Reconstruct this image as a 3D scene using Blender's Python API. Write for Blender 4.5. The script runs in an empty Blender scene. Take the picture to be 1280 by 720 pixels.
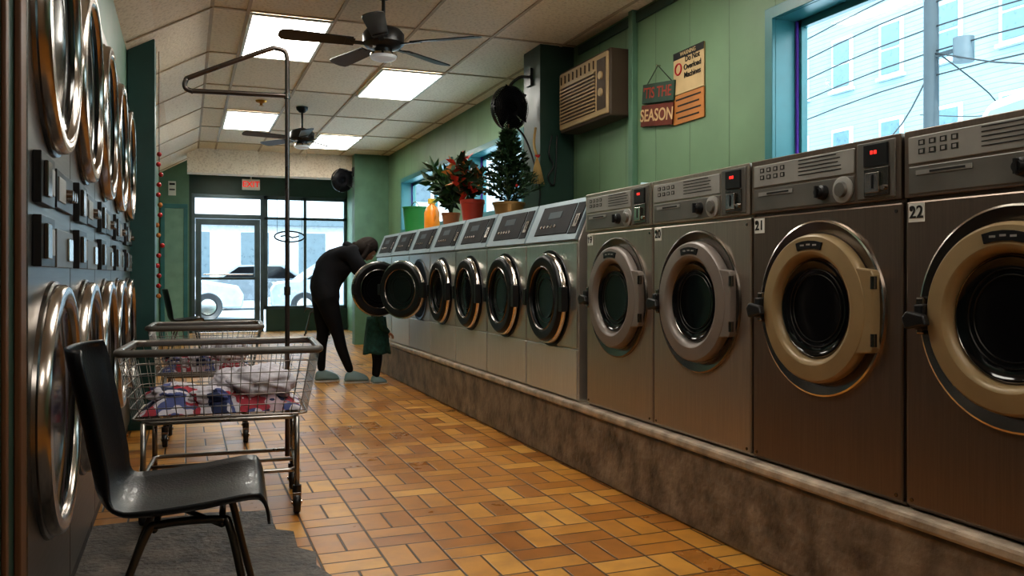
import bpy, math, random
from mathutils import Vector, Matrix, noise
random.seed(7)
PI=math.pi
SC=bpy.context.scene
def link(o,parent=None):
    SC.collection.objects.link(o)
    if parent: o.parent=parent
    return o
def empty(name,loc=(0,0,0),rz=0):
    e=bpy.data.objects.new(name,None); e.empty_display_size=.1
    e.location=loc; e.rotation_euler=(0,0,rz); return link(e)
# ---------------------------------------------------------------- materials
def newmat(name):
    m=bpy.data.materials.new(name); m.use_nodes=True
    nt=m.node_tree; b=nt.nodes['Principled BSDF']; return m,nt,b
def mth(nt,op,a,b=None,c=None):
    n=nt.nodes.new('ShaderNodeMath'); n.operation=op
    for i,v in enumerate((a,b,c)):
        if v is None: continue
        if isinstance(v,(int,float)): n.inputs[i].default_value=v
        else: nt.links.new(v,n.inputs[i])
    return n.outputs[0]
def mat(name,col,rough=.5,metal=0,var=.12,nscale=6,bump=0,bscale=80,stretch=None,emit=None,estr=0,coat=0,rvar=.1,spec=None):
    m,nt,b=newmat(name)
    tc=nt.nodes.new('ShaderNodeTexCoord'); mp=nt.nodes.new('ShaderNodeMapping')
    nt.links.new(tc.outputs['Object'],mp.inputs[0])
    if stretch: mp.inputs['Scale'].default_value=stretch
    n=nt.nodes.new('ShaderNodeTexNoise'); n.inputs['Scale'].default_value=nscale; n.inputs['Detail'].default_value=4
    nt.links.new(mp.outputs[0],n.inputs[0])
    r=nt.nodes.new('ShaderNodeValToRGB')
    c=Vector(col); lo=c*(1-var); hi=c*(1+var)
    r.color_ramp.elements[0].position=.3; r.color_ramp.elements[1].position=.7
    r.color_ramp.elements[0].color=(*lo,1); r.color_ramp.elements[1].color=(*[min(1,x) for x in hi],1)
    nt.links.new(n.outputs[0],r.inputs[0]); nt.links.new(r.outputs[0],b.inputs['Base Color'])
    rr=mth(nt,'MULTIPLY_ADD',n.outputs[0],rvar*2,max(.02,rough-rvar)); nt.links.new(rr,b.inputs['Roughness'])
    b.inputs['Metallic'].default_value=metal
    if coat: b.inputs['Coat Weight'].default_value=coat
    if spec is not None: b.inputs['Specular IOR Level'].default_value=spec
    if bump:
        n2=nt.nodes.new('ShaderNodeTexNoise'); n2.inputs['Scale'].default_value=bscale; n2.inputs['Detail'].default_value=5
        nt.links.new(mp.outputs[0],n2.inputs[0])
        bp=nt.nodes.new('ShaderNodeBump'); bp.inputs['Strength'].default_value=bump; bp.inputs['Distance'].default_value=.01
        nt.links.new(n2.outputs[0],bp.inputs['Height']); nt.links.new(bp.outputs[0],b.inputs['Normal'])
    if emit:
        b.inputs['Emission Color'].default_value=(*emit,1); b.inputs['Emission Strength'].default_value=estr
    return m
def floor_mat():
    m,nt,b=newmat('parquet_tile'); L=nt.links
    g=nt.nodes.new('ShaderNodeNewGeometry'); sp=nt.nodes.new('ShaderNodeSeparateXYZ'); L.new(g.outputs['Position'],sp.inputs[0])
    s=.235
    ux=mth(nt,'DIVIDE',sp.outputs[0],s); uy=mth(nt,'DIVIDE',sp.outputs[1],s)
    cx=mth(nt,'FLOOR',ux); cy=mth(nt,'FLOOR',uy); fx=mth(nt,'SUBTRACT',ux,cx); fy=mth(nt,'SUBTRACT',uy,cy)
    par=mth(nt,'FLOORED_MODULO',mth(nt,'ADD',cx,cy),2)
    d=mth(nt,'SUBTRACT',fy,fx); p=mth(nt,'MULTIPLY_ADD',par,d,fx); q=mth(nt,'SUBTRACT',mth(nt,'ADD',fx,fy),p)
    p2=mth(nt,'MULTIPLY',p,2); pid=mth(nt,'FLOOR',p2); pf=mth(nt,'SUBTRACT',p2,pid)
    dp=mth(nt,'MULTIPLY',mth(nt,'MINIMUM',pf,mth(nt,'SUBTRACT',1,pf)),.5*s)
    dq=mth(nt,'MULTIPLY',mth(nt,'MINIMUM',q,mth(nt,'SUBTRACT',1,q)),s)
    e=mth(nt,'MINIMUM',dp,dq)
    gr=nt.nodes.new('ShaderNodeMapRange'); gr.inputs[1].default_value=.0026; gr.inputs[2].default_value=.0062; L.new(e,gr.inputs[0])
    cb=nt.nodes.new('ShaderNodeCombineXYZ'); L.new(cx,cb.inputs[0]); L.new(cy,cb.inputs[1]); L.new(pid,cb.inputs[2])
    wn=nt.nodes.new('ShaderNodeTexWhiteNoise'); L.new(cb.outputs[0],wn.inputs[0])
    rp=nt.nodes.new('ShaderNodeValToRGB'); cr=rp.color_ramp
    cr.elements[0].color=(.33,.125,.020,1); cr.elements[1].color=(.60,.31,.065,1)
    x=cr.elements.new(.45); x.color=(.43,.18,.028,1); x=cr.elements.new(.75); x.color=(.51,.235,.038,1)
    L.new(wn.outputs[0],rp.inputs[0])
    n=nt.nodes.new('ShaderNodeTexNoise'); n.inputs['Scale'].default_value=9; n.inputs['Detail'].default_value=7; L.new(g.outputs['Position'],n.inputs[0])
    n3=nt.nodes.new('ShaderNodeTexNoise'); n3.inputs['Scale'].default_value=1.3; n3.inputs['Detail'].default_value=4; L.new(g.outputs['Position'],n3.inputs[0])
    mx=nt.nodes.new('ShaderNodeMix'); mx.data_type='RGBA'; mx.blend_type='MULTIPLY'; mx.inputs[0].default_value=.5
    L.new(rp.outputs[0],mx.inputs[6])
    rg=nt.nodes.new('ShaderNodeValToRGB'); rg.color_ramp.elements[0].position=.25; rg.color_ramp.elements[0].color=(.5,.46,.42,1); rg.color_ramp.elements[1].position=.6; rg.color_ramp.elements[1].color=(1.1,1.1,1.1,1)
    L.new(n.outputs[0],rg.inputs[0]); L.new(rg.outputs[0],mx.inputs[7])
    m2=nt.nodes.new('ShaderNodeMix'); m2.data_type='RGBA'; m2.inputs[6].default_value=(.040,.018,.009,1)
    L.new(gr.outputs[0],m2.inputs[0]); L.new(mx.outputs[2],m2.inputs[7]); L.new(m2.outputs[2],b.inputs['Base Color'])
    ro=mth(nt,'MULTIPLY_ADD',n3.outputs[0],.20,.17); ro2=mth(nt,'MULTIPLY_ADD',n.outputs[0],.16,ro)
    ro3=mth(nt,'MULTIPLY_ADD',wn.outputs[0],.08,ro2)
    L.new(mth(nt,'SUBTRACT',ro3,mth(nt,'MULTIPLY',gr.outputs[0],.05)),b.inputs['Roughness'])
    bp=nt.nodes.new('ShaderNodeBump'); bp.inputs['Strength'].default_value=.5; bp.inputs['Distance'].default_value=.004
    L.new(mth(nt,'MULTIPLY_ADD',n.outputs[0],.4,gr.outputs[0]),bp.inputs['Height']); L.new(bp.outputs[0],b.inputs['Normal'])
    return m
def grooved(name,col,axis,period,w=.012,rough=.45,var=.1):
    m,nt,b=newmat(name); L=nt.links
    g=nt.nodes.new('ShaderNodeNewGeometry'); sp=nt.nodes.new('ShaderNodeSeparateXYZ'); L.new(g.outputs['Position'],sp.inputs[0])
    f=mth(nt,'FRACT',mth(nt,'DIVIDE',sp.outputs[axis],period))
    e=mth(nt,'MULTIPLY',mth(nt,'MINIMUM',f,mth(nt,'SUBTRACT',1,f)),period)
    gr=nt.nodes.new('ShaderNodeMapRange'); gr.inputs[1].default_value=w*.2; gr.inputs[2].default_value=w*.6; L.new(e,gr.inputs[0])
    n=nt.nodes.new('ShaderNodeTexNoise'); n.inputs['Scale'].default_value=2.5; n.inputs['Detail'].default_value=5; L.new(g.outputs['Position'],n.inputs[0])
    r=nt.nodes.new('ShaderNodeValToRGB'); c=Vector(col)
    r.color_ramp.elements[0].position=.3; r.color_ramp.elements[1].position=.7
    r.color_ramp.elements[0].color=(*(c*(1-var)),1); r.color_ramp.elements[1].color=(*(c*(1+var)),1)
    L.new(n.outputs[0],r.inputs[0])
    mx=nt.nodes.new('ShaderNodeMix'); mx.data_type='RGBA'; mx.inputs[6].default_value=(*(c*.6),1)
    L.new(gr.outputs[0],mx.inputs[0]); L.new(r.outputs[0],mx.inputs[7]); L.new(mx.outputs[2],b.inputs['Base Color'])
    b.inputs['Roughness'].default_value=rough
    bp=nt.nodes.new('ShaderNodeBump'); bp.inputs['Strength'].default_value=.5; bp.inputs['Distance'].default_value=.006
    L.new(gr.outputs[0],bp.inputs['Height']); L.new(bp.outputs[0],b.inputs['Normal'])
    return m
def ceil_mat():
    m,nt,b=newmat('ceiling_tile'); L=nt.links
    g=nt.nodes.new('ShaderNodeNewGeometry'); sp=nt.nodes.new('ShaderNodeSeparateXYZ'); L.new(g.outputs['Position'],sp.inputs[0])
    cx=mth(nt,'FLOOR',mth(nt,'DIVIDE',mth(nt,'SUBTRACT',sp.outputs[0],.41),.605)); cy=mth(nt,'FLOOR',mth(nt,'DIVIDE',mth(nt,'SUBTRACT',sp.outputs[1],6.15),1.25))
    cb=nt.nodes.new('ShaderNodeCombineXYZ'); L.new(cx,cb.inputs[0]); L.new(cy,cb.inputs[1])
    wn=nt.nodes.new('ShaderNodeTexWhiteNoise'); L.new(cb.outputs[0],wn.inputs[0])
    rp=nt.nodes.new('ShaderNodeValToRGB'); rp.color_ramp.elements[0].color=(.84,.70,.55,1); rp.color_ramp.elements[1].color=(.97,.88,.76,1); L.new(wn.outputs[0],rp.inputs[0])
    n=nt.nodes.new('ShaderNodeTexNoise'); n.inputs['Scale'].default_value=45; n.inputs['Detail'].default_value=6; L.new(g.outputs['Position'],n.inputs[0])
    rg=nt.nodes.new('ShaderNodeValToRGB'); rg.color_ramp.elements[0].position=.36; rg.color_ramp.elements[0].color=(.60,.54,.48,1); rg.color_ramp.elements[1].position=.5; rg.color_ramp.elements[1].color=(1,1,1,1)
    L.new(n.outputs[0],rg.inputs[0])
    mx=nt.nodes.new('ShaderNodeMix'); mx.data_type='RGBA'; mx.blend_type='MULTIPLY'; mx.inputs[0].default_value=.45
    L.new(rp.outputs[0],mx.inputs[6]); L.new(rg.outputs[0],mx.inputs[7]); L.new(mx.outputs[2],b.inputs['Base Color'])
    b.inputs['Roughness'].default_value=.6
    bp=nt.nodes.new('ShaderNodeBump'); bp.inputs['Strength'].default_value=.3; bp.inputs['Distance'].default_value=.008
    L.new(n.outputs[0],bp.inputs['Height']); L.new(bp.outputs[0],b.inputs['Normal'])
    return m
def pane_mat():
    m=bpy.data.materials.new('window_glass'); m.use_nodes=True; nt=m.node_tree; nt.nodes.clear()
    o=nt.nodes.new('ShaderNodeOutputMaterial'); t=nt.nodes.new('ShaderNodeBsdfTransparent'); t.inputs[0].default_value=(.84,.96,1,1)
    gl=nt.nodes.new('ShaderNodeBsdfGlossy'); gl.inputs['Roughness'].default_value=.05
    mx=nt.nodes.new('ShaderNodeMixShader'); mx.inputs[0].default_value=.025; nt.links.new(t.outputs[0],mx.inputs[1]); nt.links.new(gl.outputs[0],mx.inputs[2]); nt.links.new(mx.outputs[0],o.inputs[0])
    return m
def cloth_mat():
    m,nt,b=newmat('mixed_laundry'); L=nt.links
    tc=nt.nodes.new('ShaderNodeTexCoord'); n=nt.nodes.new('ShaderNodeTexNoise'); n.inputs['Scale'].default_value=6; L.new(tc.outputs['Object'],n.inputs[0])
    mx=nt.nodes.new('ShaderNodeMix'); mx.data_type='RGBA'; mx.inputs[0].default_value=.25; L.new(tc.outputs['Object'],mx.inputs[6]); L.new(n.outputs[1],mx.inputs[7])
    v=nt.nodes.new('ShaderNodeTexVoronoi'); v.inputs['Scale'].default_value=17; L.new(mx.outputs[2],v.inputs[0])
    s=nt.nodes.new('ShaderNodeSeparateColor'); L.new(v.outputs['Color'],s.inputs[0])
    rp=nt.nodes.new('ShaderNodeValToRGB'); cr=rp.color_ramp; cr.interpolation='CONSTANT'
    cr.elements[0].color=(.55,.52,.57,1); cr.elements[1].position=.88; cr.elements[1].color=(.02,.03,.08,1)
    for p,c in ((.30,(.38,.05,.07)),(.46,(.60,.57,.62)),(.62,(.10,.12,.28)),(.74,(.48,.36,.40))):
        e=cr.elements.new(p); e.color=(*c,1)
    L.new(s.outputs[0],rp.inputs[0]); L.new(rp.outputs[0],b.inputs['Base Color']); b.inputs['Roughness'].default_value=.9
    return m
GREEN=grooved('green_panelling',(.158,.255,.150),1,.41,.008)
GREENP=mat('green_paint',(.120,.225,.155),.45,bump=.05)
DGREEN=mat('dark_green_paint',(.022,.055,.042),.4)
TEAL=mat('teal_trim_paint',(.04,.17,.18),.35)
PURPLE=mat('purple_trim',(.16,.05,.45),.5)
FLOOR=floor_mat(); CEIL=ceil_mat()
TBAR=mat('ceiling_grid_metal',(.50,.37,.25),.5)
CONC=mat('worn_concrete',(.20,.155,.115),.5,var=.65,nscale=7,bump=.9,bscale=25,rvar=.2)
CONCT=mat('concrete_nosing',(.44,.36,.28),.4,var=.4,nscale=9,bump=.6,bscale=30)
MATG=mat('grey_floor_mat',(.080,.066,.055),.5,var=.7,nscale=9,bump=.9,bscale=40)
BRONZE=mat('bronze_stainless',(.26,.205,.170),.36,.88,var=.08,stretch=(1,40,1),nscale=4,rvar=.07)
BRONZE2=mat('brushed_stainless_warm',(.50,.435,.375),.34,.85,var=.08,stretch=(1,40,1),nscale=4,rvar=.07)
STEEL=mat('brushed_stainless',(.64,.62,.60),.30,.85,var=.08,stretch=(1,30,1),nscale=4,rvar=.07)
STEEL_GLARE=mat('stainless_kick_panel_floor_glare',(.75,.73,.71),.36,.75,var=.06,stretch=(1,30,1),nscale=4,rvar=.05)  # paler copy of the stainless; floor glare on lower panels put into the colour
PANEL=mat('control_panel_grey',(.19,.18,.165),.4,.5)
PANELL=mat('control_panel_plate',(.34,.33,.31),.45,.2)
BLUEP=mat('console_blue_grey',(.26,.33,.37),.45,.3)
GOLD=mat('beige_gold_door_ring',(.31,.22,.115),.40,.1,coat=.1)
GREYR=mat('grey_door_ring',(.22,.185,.165),.42,.15,coat=.1)
CHROME=mat('chrome',(.66,.61,.56),.17,1,var=.03,rvar=.03)
DRCH=mat('dryer_ring_chrome',(.44,.39,.35),.20,1,var=.05,rvar=.04)
DCHROME=mat('dark_chrome',(.22,.20,.185),.24,1,rvar=.05)
BLACK=mat('black_plastic',(.012,.012,.013),.35)
SBLACK=mat('satin_black_ring',(.010,.010,.011),.38,spec=.35)
MBLACK=mat('matte_black_display',(.006,.006,.008),.55,spec=.15)
BGLASS=mat('black_porthole_glass',(.005,.005,.006),.10,spec=.45,rvar=.03)
DRUM=mat('drum_dark_metal',(.035,.032,.03),.4,.8)
WHITE=mat('white_plastic',(.72,.72,.68),.4)
LED=mat('red_led',(.5,.02,.01),.4,emit=(1,.04,.03),estr=.9)
INK=mat('black_ink',(.01,.01,.01),.6)
PANE=pane_mat()
LIGHTM=mat('light_diffuser',(.8,.85,.85),.5,emit=(1.0,.96,.87),estr=10)
BROWN=mat('brown_wood_trim',(.12,.05,.02),.5); BEIGE=mat('beige_trim',(.30,.20,.11),.5)
REDM=mat('red_ornament',(.45,.02,.02),.3); CLOTH=cloth_mat(); WCLOTH=mat('white_cotton',(.58,.55,.60),.9,bump=.4,bscale=20)
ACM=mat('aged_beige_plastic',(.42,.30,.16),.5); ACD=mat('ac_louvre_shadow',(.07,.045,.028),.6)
CHAIRM=mat('black_chair_shell',(.009,.010,.013),.34,bump=.15,bscale=160,coat=.1)
LCD=mat('lcd',(.03,.05,.06),.5,spec=.2)
LG=mat('chair_leg_metal',(.10,.09,.08),.3,.9)
# ---------------------------------------------------------------- mesh builder
def frame(ax):
    ax=Vector(ax).normalized(); up=Vector((0,0,1)) if abs(ax.z)<.9 else Vector((1,0,0))
    u=ax.cross(up).normalized(); return u,ax.cross(u).normalized(),ax
def catmull(pts,n,closed=False):
    P=[Vector(p) for p in pts]; out=[]; N=len(P); segs=N if closed else N-1
    for i in range(segs):
        if closed: p0,p1,p2,p3=P[(i-1)%N],P[i],P[(i+1)%N],P[(i+2)%N]
        else: p0,p1,p2,p3=P[max(i-1,0)],P[i],P[i+1],P[min(i+2,N-1)]
        for k in range(n):
            t=k/n
            out.append(.5*((2*p1)+(p2-p0)*t+(2*p0-5*p1+4*p2-p3)*t*t+(3*p1-3*p2+p3-p0)*t**3))
    if not closed: out.append(P[-1])
    return out
class MB:
    def __init__(s): s.v=[];s.f=[];s.mi=[];s.sm=[];s.mats=[]
    def add(s,vs,fs,m,smooth=False,M=None):
        b=len(s.v)
        if m not in s.mats: s.mats.append(m)
        k=s.mats.index(m)
        s.v+=[(M@Vector(v)) if M else Vector(v) for v in vs]
        for f in fs: s.f.append([i+b for i in f]); s.mi.append(k); s.sm.append(smooth)
        return s
    def box(s,x0,x1,y0,y1,z0,z1,m,M=None):
        vs=[(x,y,z) for x in (x0,x1) for y in (y0,y1) for z in (z0,z1)]
        return s.add(vs,[(0,1,3,2),(4,6,7,5),(0,4,5,1),(2,3,7,6),(0,2,6,4),(1,5,7,3)],m,False,M)
    def prism(s,poly,d,m,M=None):  # poly of 3D pts, extruded by vector d
        n=len(poly); P=[Vector(p) for p in poly]; D=Vector(d)
        return s.add(P+[p+D for p in P],[list(range(n))[::-1],list(range(n,2*n))]+[(i,(i+1)%n,(i+1)%n+n,i+n) for i in range(n)],m,False,M)
    def lathe(s,prof,o,ax,m,n=40,M=None,sy=1):
        u,w,a=frame(ax); o=Vector(o); runs=[]; cur=[prof[0]]
        for i in range(1,len(prof)):
            cur.append(prof[i])
            if i<len(prof)-1:
                a1=math.atan2(prof[i][1]-prof[i-1][1],prof[i][0]-prof[i-1][0]); a2=math.atan2(prof[i+1][1]-prof[i][1],prof[i+1][0]-prof[i][0])
                d=abs((a2-a1+PI)%(2*PI)-PI)
                if d>.75: runs.append(cur); cur=[prof[i]]
        runs.append(cur)
        for r in runs:
            vs=[];idx=[];fs=[]
            for (rad,h) in r:
                if rad<1e-6: idx.append([len(vs)]*n); vs.append(o+a*h)
                else:
                    idx.append(list(range(len(vs),len(vs)+n)))
                    for k in range(n):
                        t=2*PI*k/n; vs.append(o+u*(rad*math.cos(t))+w*(rad*sy*math.sin(t))+a*h)
            for i in range(len(r)-1):
                for k in range(n):
                    q=[idx[i][k],idx[i][(k+1)%n],idx[i+1][(k+1)%n],idx[i+1][k]]
                    qq=[]
                    for x in q:
                        if x not in qq: qq.append(x)
                    if len(qq)>2: fs.append(qq)
            s.add(vs,fs,m,True,M)
        return s
    def cyl(s,p0,p1,r,m,n=16,r2=None,M=None):
        p0=Vector(p0);p1=Vector(p1);L=(p1-p0).length; r2=r if r2 is None else r2
        return s.lathe([(0,0),(r,0),(r2,L),(0,L)],p0,p1-p0,m,n,M)
    def ball(s,c,r,m,n=16,M=None,sc=(1,1,1)):
        vs=[];fs=[];c=Vector(c)
        for i in range(n//2+1):
            for k in range(n):
                a=PI*i/(n//2);t=2*PI*k/n
                vs.append(c+Vector((r*sc[0]*math.sin(a)*math.cos(t),r*sc[1]*math.sin(a)*math.sin(t),r*sc[2]*math.cos(a))))
        for i in range(n//2):
            for k in range(n): fs.append((i*n+k,(i+1)*n+k,(i+1)*n+(k+1)%n,i*n+(k+1)%n))
        return s.add(vs,fs,m,True,M)
    def sweep(s,pts,r,m,n=8,closed=False,M=None,flat=1):
        P=[Vector(p) for p in pts];N=len(P)
        R=r if isinstance(r,(list,tuple)) else [r]*N
        T=[]
        for i in range(N):
            a=P[(i-1)%N] if (closed or i>0) else P[i]; b=P[(i+1)%N] if (closed or i<N-1) else P[i]
            T.append((b-a).normalized())
        u,w,_=frame(T[0]); vs=[];fs=[]
        for i in range(N):
            if i>0:
                u=(u-T[i]*u.dot(T[i])); 
                u=u.normalized() if u.length>1e-6 else frame(T[i])[0]
                w=T[i].cross(u)
            for k in range(n):
                t=2*PI*k/n; vs.append(P[i]+(u*math.cos(t)+w*math.sin(t)*flat)*R[i])
        for i in range(N if closed else N-1):
            j=(i+1)%N
            for k in range(n): fs.append((i*n+k,i*n+(k+1)%n,j*n+(k+1)%n,j*n+k))
        if not closed:
            fs.append(list(range(n))[::-1]); fs.append([(N-1)*n+k for k in range(n)])
        return s.add(vs,fs,m,True,M)
    def grid(s,f,nu,nv,m,M=None):
        vs=[f(i/nu,j/nv) for i in range(nu+1) for j in range(nv+1)]
        fs=[(i*(nv+1)+j,(i+1)*(nv+1)+j,(i+1)*(nv+1)+j+1,i*(nv+1)+j+1) for i in range(nu) for j in range(nv)]
        return s.add(vs,fs,m,True,M)
    def obj(s,name,parent=None,bevel=0,loc=None,rot=None,solid=0,seg=2):
        me=bpy.data.meshes.new(name); me.from_pydata([tuple(v) for v in s.v],[],s.f)
        for m in s.mats: me.materials.append(m)
        for i,p in enumerate(me.polygons): p.material_index=s.mi[i]; p.use_smooth=s.sm[i]
        me.update(); o=bpy.data.objects.new(name,me); link(o,parent)
        if loc: o.location=loc
        if rot: o.rotation_euler=rot
        if solid:
            d=o.modifiers.new('solid','SOLIDIFY'); d.thickness=solid; d.offset=0
        if bevel:
            d=o.modifiers.new('bev','BEVEL'); d.width=bevel; d.segments=seg; d.limit_method='ANGLE'; d.angle_limit=.7
        return o
def bx(name,x0,x1,y0,y1,z0,z1,m,parent=None,bevel=0):
    return MB().box(x0,x1,y0,y1,z0,z1,m).obj(name,parent,bevel)
ROT_R=Matrix(((0,0,-1),(-1,0,0),(0,1,0)))   # text on right wall
ROT_B=Matrix(((1,0,0),(0,0,-1),(0,1,0)))    # text on far wall
def text(name,st,size,loc,R,m,parent,ext=.0008,tilt=0):
    c=bpy.data.curves.new(name,'FONT'); c.body=st; c.size=size; c.extrude=ext; c.align_x='CENTER'; c.align_y='CENTER'; c.offset=size*.012
    o=bpy.data.objects.new(name+'_tmp',c); link(o)
    bpy.context.view_layer.update()
    me=bpy.data.meshes.new_from_object(o); bpy.data.objects.remove(o)
    me.materials.clear(); me.materials.append(m)
    t=bpy.data.objects.new(name,me); link(t,parent)
    t.matrix_local=Matrix.Translation(loc)@R.to_4x4()@Matrix.Rotation(tilt,4,'Z'); return t
# ---------------------------------------------------------------- camera
H=1.08
cam=bpy.data.cameras.new('camera'); co=bpy.data.objects.new('camera',cam); link(co)
cam.sensor_width=36; cam.lens=36*1050/1280; cam.shift_y=-17/1280; cam.clip_start=.02
co.location=(0,0,H); co.rotation_euler=(PI/2,0,-math.radians(21.23)); SC.camera=co
# ---------------------------------------------------------------- room shell
XR=2.95; XL=-.38; ZC=2.93; YB=16.5; YN=-3
bx('floor',-.6,3.2,YN,YB+.15,-.1,0,FLOOR)
edge=[(-.375,1.2),(.47,1.2),(.49,2.2),(.46,2.6),(.49,3.0),(.45,3.15),(.47,3.3),(.41,3.38),(.42,3.6),(.35,3.66),(.36,3.95),(.1,4.02),(-.375,3.98)]
MB().prism([(a,b,.002) for a,b in edge],(0,0,.006),MATG).obj('floor_mat')
bx('ceiling',-.6,3.2,YN,YB+.2,ZC,ZC+.1,CEIL)
MB().prism([(.17,YN+.01,ZC-.001),(-.39,YN+.01,ZC-.001),(-.39,YN+.01,2.62)],(0,16.9,0),CEIL).obj('ceiling_slope')
g=MB()
for k in range(-1,6):
    X=.41+.605*k if k>=0 else .17
    if X<XR: g.box(X-.012,X+.012,YN+.02,YB,ZC-.008,ZC-.0005,TBAR)
for k in range(-7,9): 
    Y=6.15+1.25*k
    if YN<Y<YB: g.box(.17,XR-.01,Y-.012,Y+.012,ZC-.008,ZC-.0005,TBAR)
for k in range(-7,9):
    Y=6.15+1.25*k
    if YN<Y<13.8: g.prism([(.172,Y-.01,ZC-.004),(.172,Y+.01,ZC-.004),(-.37,Y+.01,2.627),(-.37,Y-.01,2.627)],(.003,0,-.006),TBAR)
g.obj('trim_ceiling_grid')
for (X,Y) in ((.422,6.162),(1.632,7.412),(.422,9.912),(1.632,11.162),(.422,2.412),(1.632,3.662),(.422,-1.34),(1.632,-.09),(.422,13.9)):
    e=empty('ceiling_light'); bx('diffuser',X+.02,X+.561,Y+.02,Y+1.206,ZC-.02,ZC-.012,LIGHTM,e)
    m=MB(); m.box(X,X+.581,Y,Y+.02,ZC-.024,ZC-.0085,WHITE).box(X,X+.581,Y+1.206,Y+1.226,ZC-.024,ZC-.0085,WHITE).box(X,X+.02,Y+.02,Y+1.206,ZC-.024,ZC-.0085,WHITE).box(X+.561,X+.581,Y+.02,Y+1.206,ZC-.024,ZC-.0085,WHITE); m.obj('frame',e)
# right wall with windows
wins=[(.9,3.70,1.60,2.46),(7.3,8.9,1.72,2.40),(9.6,12.0,1.72,2.42)]
w=MB(); y=YN
for (a,b,c,d) in wins:
    w.box(XR,XR+.2,y,a,0,ZC,GREEN); w.box(XR,XR+.2,a,b,0,c,GREEN); w.box(XR,XR+.2,a,b,d,ZC,GREEN); y=b
w.box(XR,XR+.2,y,YB+.2,0,ZC,GREEN); w.obj('wall_right')
for i,(a,b,c,d) in enumerate(wins):
    e=empty('window_%d'%(i+1)); m=MB()
    t=.055; X0,X1=XR-.02,XR+.012
    m.box(X0,X1,a-t,a+.008,c-t,d+t,TEAL).box(X0,X1,b-.008,b+t,c-t,d+t,TEAL).box(X0,X1,a,b,c-t,c+.008,TEAL).box(X0,X1,a,b,d-.008,d+t,TEAL)
    m.box(XR,XR+.19,b-.01,b,c,d,TEAL).box(XR,XR+.19,a,a+.01,c,d,TEAL).box(XR,XR+.19,a,b,d-.01,d,TEAL).box(XR,XR+.19,a,b,c,c+.01,TEAL)
    m.obj('casing',e,.003)
    f=MB(); f.box(XR+.14,XR+.18,b-.05,b-.01,c,d,TEAL).box(XR+.14,XR+.18,a,a+.04,c,d,TEAL).box(XR+.14,XR+.18,a,b,d-.05,d-.01,TEAL).box(XR+.14,XR+.18,a,b,c+.01,c+.05,TEAL)
    f.box(XR+.13,XR+.14,b-.03,b-.012,c+.01,d-.01,PURPLE)
    if i: f.box(XR+.14,XR+.18,(a+b)/2-.02,(a+b)/2+.02,c,d,TEAL)
    f.obj('sash',e,.002)
    MB().add([(XR+.16,a+.04,c+.05),(XR+.16,b-.05,c+.05),(XR+.16,b-.05,d-.05),(XR+.16,a+.04,d-.05)],[(0,1,2,3)],PANE).obj('pane',e)
# left wall
bx('wall_left',-.6,XL,2.27,14,0,ZC,GREENP)
bx('wall_left_entry',-.6,-.36,YN,2.265,0,ZC,DGREEN)
bx('trim_1',-.36,-.345,2.16,2.23,0,ZC-.3,BROWN,None,.004)
bx('trim_2',-.36,-.35,2.02,2.05,0,ZC-.3,BROWN,None,.003)
bx('trim_3',-.36,-.345,1.80,1.905,0,ZC-.3,BEIGE,None,.004)
bx('wall_back_left',-.6,.05,14,YB,0,ZC,GREENP)
bx('wall_front',-.6,3.15,YN-.15,YN,0,ZC,mat('warm_rear_wall',(.40,.28,.18),.7))
bx('pillar_left',-.375,-.20,6.36,6.62,0,2.72,mat('dark_teal_paint',(.025,.085,.08),.4),None,.004)
bx('pillar_right',2.65,XR-.001,6.2,6.55,0,ZC,DGREEN,None,.004)
bx('wall_stub_right',2.42,XR-.001,12.9,13.1,0,ZC,GREENP)
bx('ceiling_beam',.02,XR-.001,13.12,13.4,2.57,ZC-.001,CEIL)
bx('trim_4',XR-.045,XR-.001,5.16,5.22,1.0,ZC-.001,GREENP,None,.004)
bx('trim_5',XR-.015,XR-.001,3.9,6.1,ZC-.09,ZC-.02,DGREEN,None,.003)
bx('baseboard_left',XL,XL+.012,6.63,14,0,.1,DGREEN)
# far left wall door + notice
e=empty('door_1'); m=MB(); m.box(-.36,-.30,13.96,13.999,0,2.1,TEAL).box(-.03,.03,13.96,13.999,0,2.1,TEAL).box(-.36,.03,13.96,13.999,2.1,2.17,TEAL); m.obj('frame',e,.004)
m=MB(); m.box(-.30,-.03,13.97,13.998,0.01,2.1,mat('mint_door',(.22,.37,.29),.4)); m.obj('leaf',e,.003)
m=MB(); m.box(-.25,-.14,13.98,13.999,2.3,2.52,WHITE).box(-.235,-.155,13.978,13.981,2.46,2.49,INK).box(-.235,-.155,13.978,13.981,2.38,2.4,INK); m.obj('wall_notice')
# storefront
ALU=mat('aluminium_frame',(.10,.13,.14),.35,.8)
w=MB(); w.box(.05,XR,YB,YB+.15,2.57,ZC,DGREEN).box(1.42,XR,YB,YB+.15,0,.42,DGREEN).box(.05,.10,YB,YB+.15,0,2.57,DGREEN); w.obj('wall_back')
e=empty('window_4'); m=MB()
for (a,b,c,d) in ((1.38,1.45,.42,2.57),(2.12,2.17,.42,2.57),(2.89,XR-.002,.42,2.57),(1.38,2.94,.42,.48),(1.38,2.94,2.5,2.57),(1.38,2.94,2.12,2.17)): m.box(a,b,YB+.03,YB+.1,c,d,ALU)
m.obj('frame',e,.004); MB().add([(1.45,YB+.06,.48),(2.89,YB+.06,.48),(2.89,YB+.06,2.5),(1.45,YB+.06,2.5)],[(0,1,2,3)],PANE).obj('pane',e)
e=empty('door_2'); m=MB()
for (a,b,c,d) in ((.10,.16,0,2.57),(1.32,1.379,0,2.57),(.16,1.32,2.5,2.57),(.16,1.32,2.12,2.20)): m.box(a,b,YB+.02,YB+.12,c,d,ALU)
m.obj('frame',e,.004); m=MB()
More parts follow.
